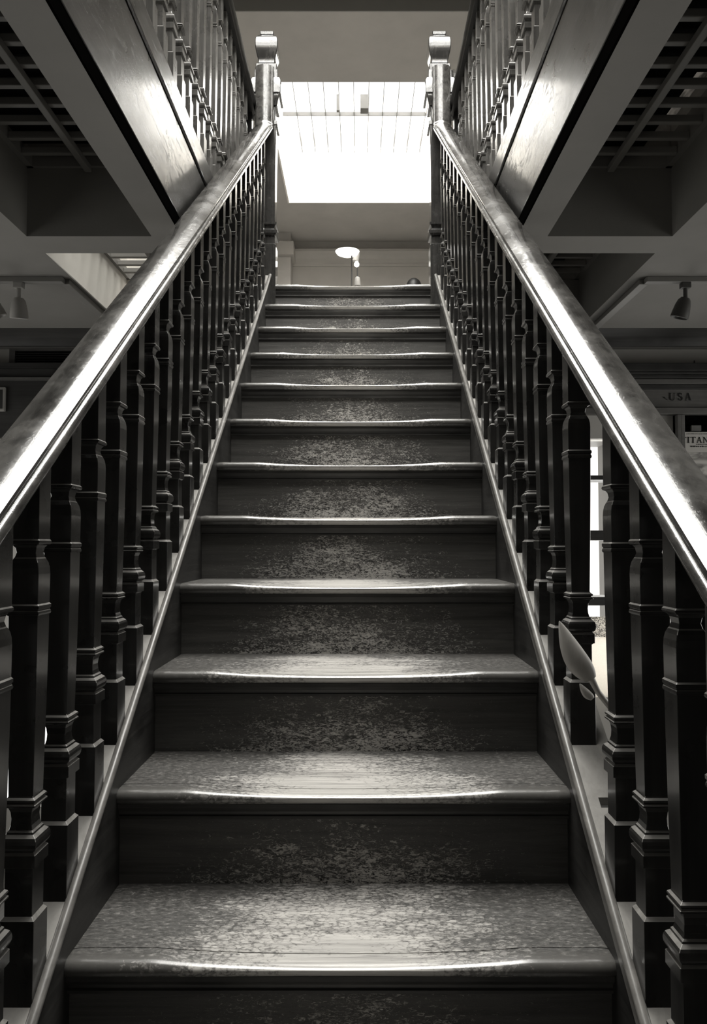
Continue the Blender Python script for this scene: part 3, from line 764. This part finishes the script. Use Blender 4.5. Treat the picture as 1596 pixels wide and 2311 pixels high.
spot('spotlight', -1.30, TY, GC - .02, R(4), R(14), M['lamp_grey'], 'pale grey spotlight hanging from left track, inner one', 'spotlights on the left track')
spot('spotlight', -1.415, TY, GC - .02, R(-22), R(14), M['lamp_grey'], 'pale grey spotlight cut by the left edge of the photo', 'spotlights on the left track')
spot('spotlight', 1.252, TY, GC - .02, R(14), R(12), M['lamp_dark'], 'dark grey spotlight hanging from the right track')

# ------------------------------------------------------------------ upper floor things
lx, ly = -.115, 8.0
fl = empty('floor_lamp', (lx, ly, LAND), 'lit floor lamp with a white bowl shade on a thin pole beyond the landing', 'floor lamp')
s = MB(); s.lathe([(.02, 0), (.13, 0), (.13, .02), (.02, .035)], 28, (lx + .04, ly, LAND)); s.build('base', M['lamp_dark'], fl, smooth=40)
s = MB(); s.tube([(lx + .045, ly, LAND + .03), (lx + .045, ly, 4.66)], .007); s.build('pole', M['lamp_dark'], fl, smooth=60)
s = MB(); s.lathe([(.02, 4.655), (.07, 4.662), (.11, 4.68), (.127, 4.705), (.122, 4.705), (.1, 4.685), (.02, 4.668)], 32, (lx, ly, 0)); s.build('lamp_shade', M['lit_shade'], fl, smooth=60)
tw = empty('spotlight_stand', (.0, 8.3, LAND), 'two small spotlights on a thin stand beside the bowl floor lamp', 'spotlight stand')
s = MB(); s.tube([(-.01, 8.3, LAND + .02), (-.01, 8.3, 4.78)], .006); s.build('pole', M['lamp_dark'], tw, smooth=60)
s = MB(); s.lathe([(.02, 0), (.11, 0), (.11, .015), (.02, .03)], 24, (-.01, 8.3, LAND)); s.build('base', M['lamp_dark'], tw, smooth=40)
for zz, tt in ((4.80, R(12)), (4.53, 0)):
    s = MB(); s.lathe([(.012, 0), (.026, -.01), (.032, -.05), (.034, -.10), (.03, -.10), (.012, -.06)], 18)
    h = s.build('lamp_head', M['lamp_grey'], tw, (-.01, 8.27, zz), smooth=40); h.rotation_euler = (0, tt, 0)
s = MB(); s.lathe([(.004, .03), (.014, .025), (.028, 0), (.026, -.02), (.012, -.032), (.003, -.034)], 16, (-.018, 8.25, 4.665)); s.build('bulb', M['bulb'], tw, smooth=60)

# person beyond the landing: only the crown of the head shows
def person(x, y, z):
    J = [((0, 0, .92), .125), ((0, 0, 1.08), .115), ((0, .0, 1.25), .13), ((0, .01, 1.38), .10), ((0, .0, 1.47), .052), ((0, -.01, 1.53), .058), ((0, -.015, 1.60), .084), ((0, -.01, 1.665), .075),
         ((-.17, 0, 1.38), .055), ((-.22, .01, 1.12), .043), ((-.20, -.10, .90), .030), ((.17, 0, 1.38), .055), ((.22, .01, 1.12), .043), ((.20, -.10, .90), .030),
         ((-.09, 0, .86), .085), ((-.10, 0, .48), .058), ((-.10, .02, .08), .042), ((-.10, -.12, .04), .035), ((.09, 0, .86), .085), ((.10, 0, .48), .058), ((.10, .02, .08), .042), ((.10, -.12, .04), .035)]
    E = [(0, 1), (1, 2), (2, 3), (3, 4), (4, 5), (5, 6), (6, 7), (3, 8), (8, 9), (9, 10), (3, 11), (11, 12), (12, 13), (0, 14), (14, 15), (15, 16), (16, 17), (0, 18), (18, 19), (19, 20), (20, 21)]
    for sd, w_ in ((-1, 10), (1, 13)):      # palm and five fingers
        base = len(J); wx = .20 * sd
        J.append(((wx, -.13, .84), .024)); E.append((w_, base))
        for f_, (dx, ln) in enumerate(((-.026, .062), (-.009, .074), (.009, .070), (.025, .056))):
            b_ = len(J); J.append(((wx + dx, -.145, .80), .009)); J.append(((wx + dx, -.150, .80 - ln * .55), .008)); J.append(((wx + dx, -.135, .80 - ln), .0065)); E.extend([(base, b_), (b_, b_ + 1), (b_ + 1, b_ + 2)])
        b_ = len(J); J.append(((wx - sd * .035, -.15, .83), .010)); J.append(((wx - sd * .05, -.165, .795), .008)); E.extend([(base, b_), (b_, b_ + 1)])
    me = bpy.data.meshes.new('person'); me.from_pydata([p for p, r in J], E, []); me.update()
    o = bpy.data.objects.new('person', me); C.objects.link(o); o.location = (x, y, z)
    md = o.modifiers.new('skin', 'SKIN'); sv = me.skin_vertices[0].data
    for i, (p, r) in enumerate(J): sv[i].radius = (r, r)
    sv[0].use_root = True
    o.modifiers.new('sub', 'SUBSURF').levels = 2; o.modifiers['sub'].render_levels = 2
    me.materials.append(M['skin'])
    tag(o, 'person beyond the landing, only dark-haired crown of head showing above top step', 'person')
    hb = MB(); hb.loft([[(r_ * .088 * math.cos(a), -.012 + r_ * .104 * math.sin(a), h_) for a in [2 * PI * i / 20 for i in range(20)]] for r_, h_ in ((.98, 1.56), (1.06, 1.60), (1.08, 1.64), (1.0, 1.69), (.82, 1.725), (.5, 1.75), (.12, 1.758))])
    hb.build('hair', M['hair'], o, smooth=80)
    for c_ in o.children: c_.location = (0, 0, 0)
    cb_ = MB(); cb_.loft([[(rx * math.cos(a), ry * math.sin(a), h_) for a in [2 * PI * i / 24 for i in range(24)]] for rx, ry, h_ in ((.22, .16, .62), (.20, .15, .80), (.18, .14, 1.0), (.20, .145, 1.2), (.215, .14, 1.34), (.17, .12, 1.42), (.075, .075, 1.46))])
    c_ = cb_.build('coat', M['coat'], o, smooth=80); c_.location = (0, 0, 0)
    return o
person(.665, 9.2, LAND + .0)

# ------------------------------------------------------------------ plant in the gap of the missing baluster
pl = empty('potted_lily', (.80, 1.66, 0), 'pale pointed lily bud poking through the gap of the missing baluster', 'plant')
s = MB(); s.lathe([(.08, 0), (.09, .02), (.12, .22), (.13, .22), (.13, .25), (.11, .25), (.105, .22), (.02, .20)], 24, (.80, 1.66, 0)); s.build('pot', M['pot'], pl, smooth=40)
s = MB(); s.tube([(.80, 1.66, .2), (.79, 1.66, .7), (.70, 1.64, 1.05), (.56, 1.60, 1.25), (.478, 1.56, 1.345), (.462, 1.555, 1.375)], [.008, .007, .006, .0055, .006, .0075]); s.build('stem', M['spathe'], pl, smooth=60)
def bud(p0, p1, wmax, name, m, par):
    a, b_ = Vector(p0), Vector(p1); ax = (b_ - a); ln = ax.length; ax.normalize(); u = ax.cross(Vector((0, 1, 0))).normalized(); v = ax.cross(u)
    rings = []
    for i in range(15):
        t = i / 14; r = wmax * (math.sin(PI * min(1, (t * .93 + .07)) ** .75) ** .85) * (1 - .15 * t) + .001
        bend = u * (math.sin(PI * t) * wmax * .25)
        ring = []
        for j in range(20):
            q = 2 * PI * j / 20; rr = r * (1 + .05 * math.sin(3 * q + 4 * t)) + (.0012 if j == 3 else 0)
            ring.append(a + ax * (ln * t) + bend + u * math.cos(q) * rr + v * math.sin(q) * rr * .6)
        rings.append(ring)
    s = MB(); s.loft(rings); return s.build(name, m, par, smooth=70)
bud((.461, 1.553, 1.372), (.3985, 1.545, 1.487), .0235, 'flower_bud', M['spathe'], pl)
bud((.462, 1.545, 1.335), (.436, 1.540, 1.365), .008, 'small_bud', M['spathe'], pl)
for a_, l_ in ((.6, .5), (2.2, .45), (4.0, .5), (5.2, .4)):
    pts = []
    s = MB(); L1 = []; 
    for i in range(9):
        t = i / 8; r = .03 + l_ * .5 * t; h_ = .22 + l_ * math.sin(t * 1.9) * .9; wv = .05 * math.sin(PI * t) + .002
        cx_, cy_ = .80 + r * math.cos(a_) * .6, 1.66 + r * math.sin(a_) * .6; px_, py_ = -math.sin(a_) * wv, math.cos(a_) * wv
        L1.append([(cx_ - px_, cy_ - py_, h_), (cx_, cy_, h_ - .008), (cx_ + px_, cy_ + py_, h_), (cx_, cy_, h_ - .0095)])
    s.loft(L1); s.build('leaf', M['leaf'], pl, smooth=60)
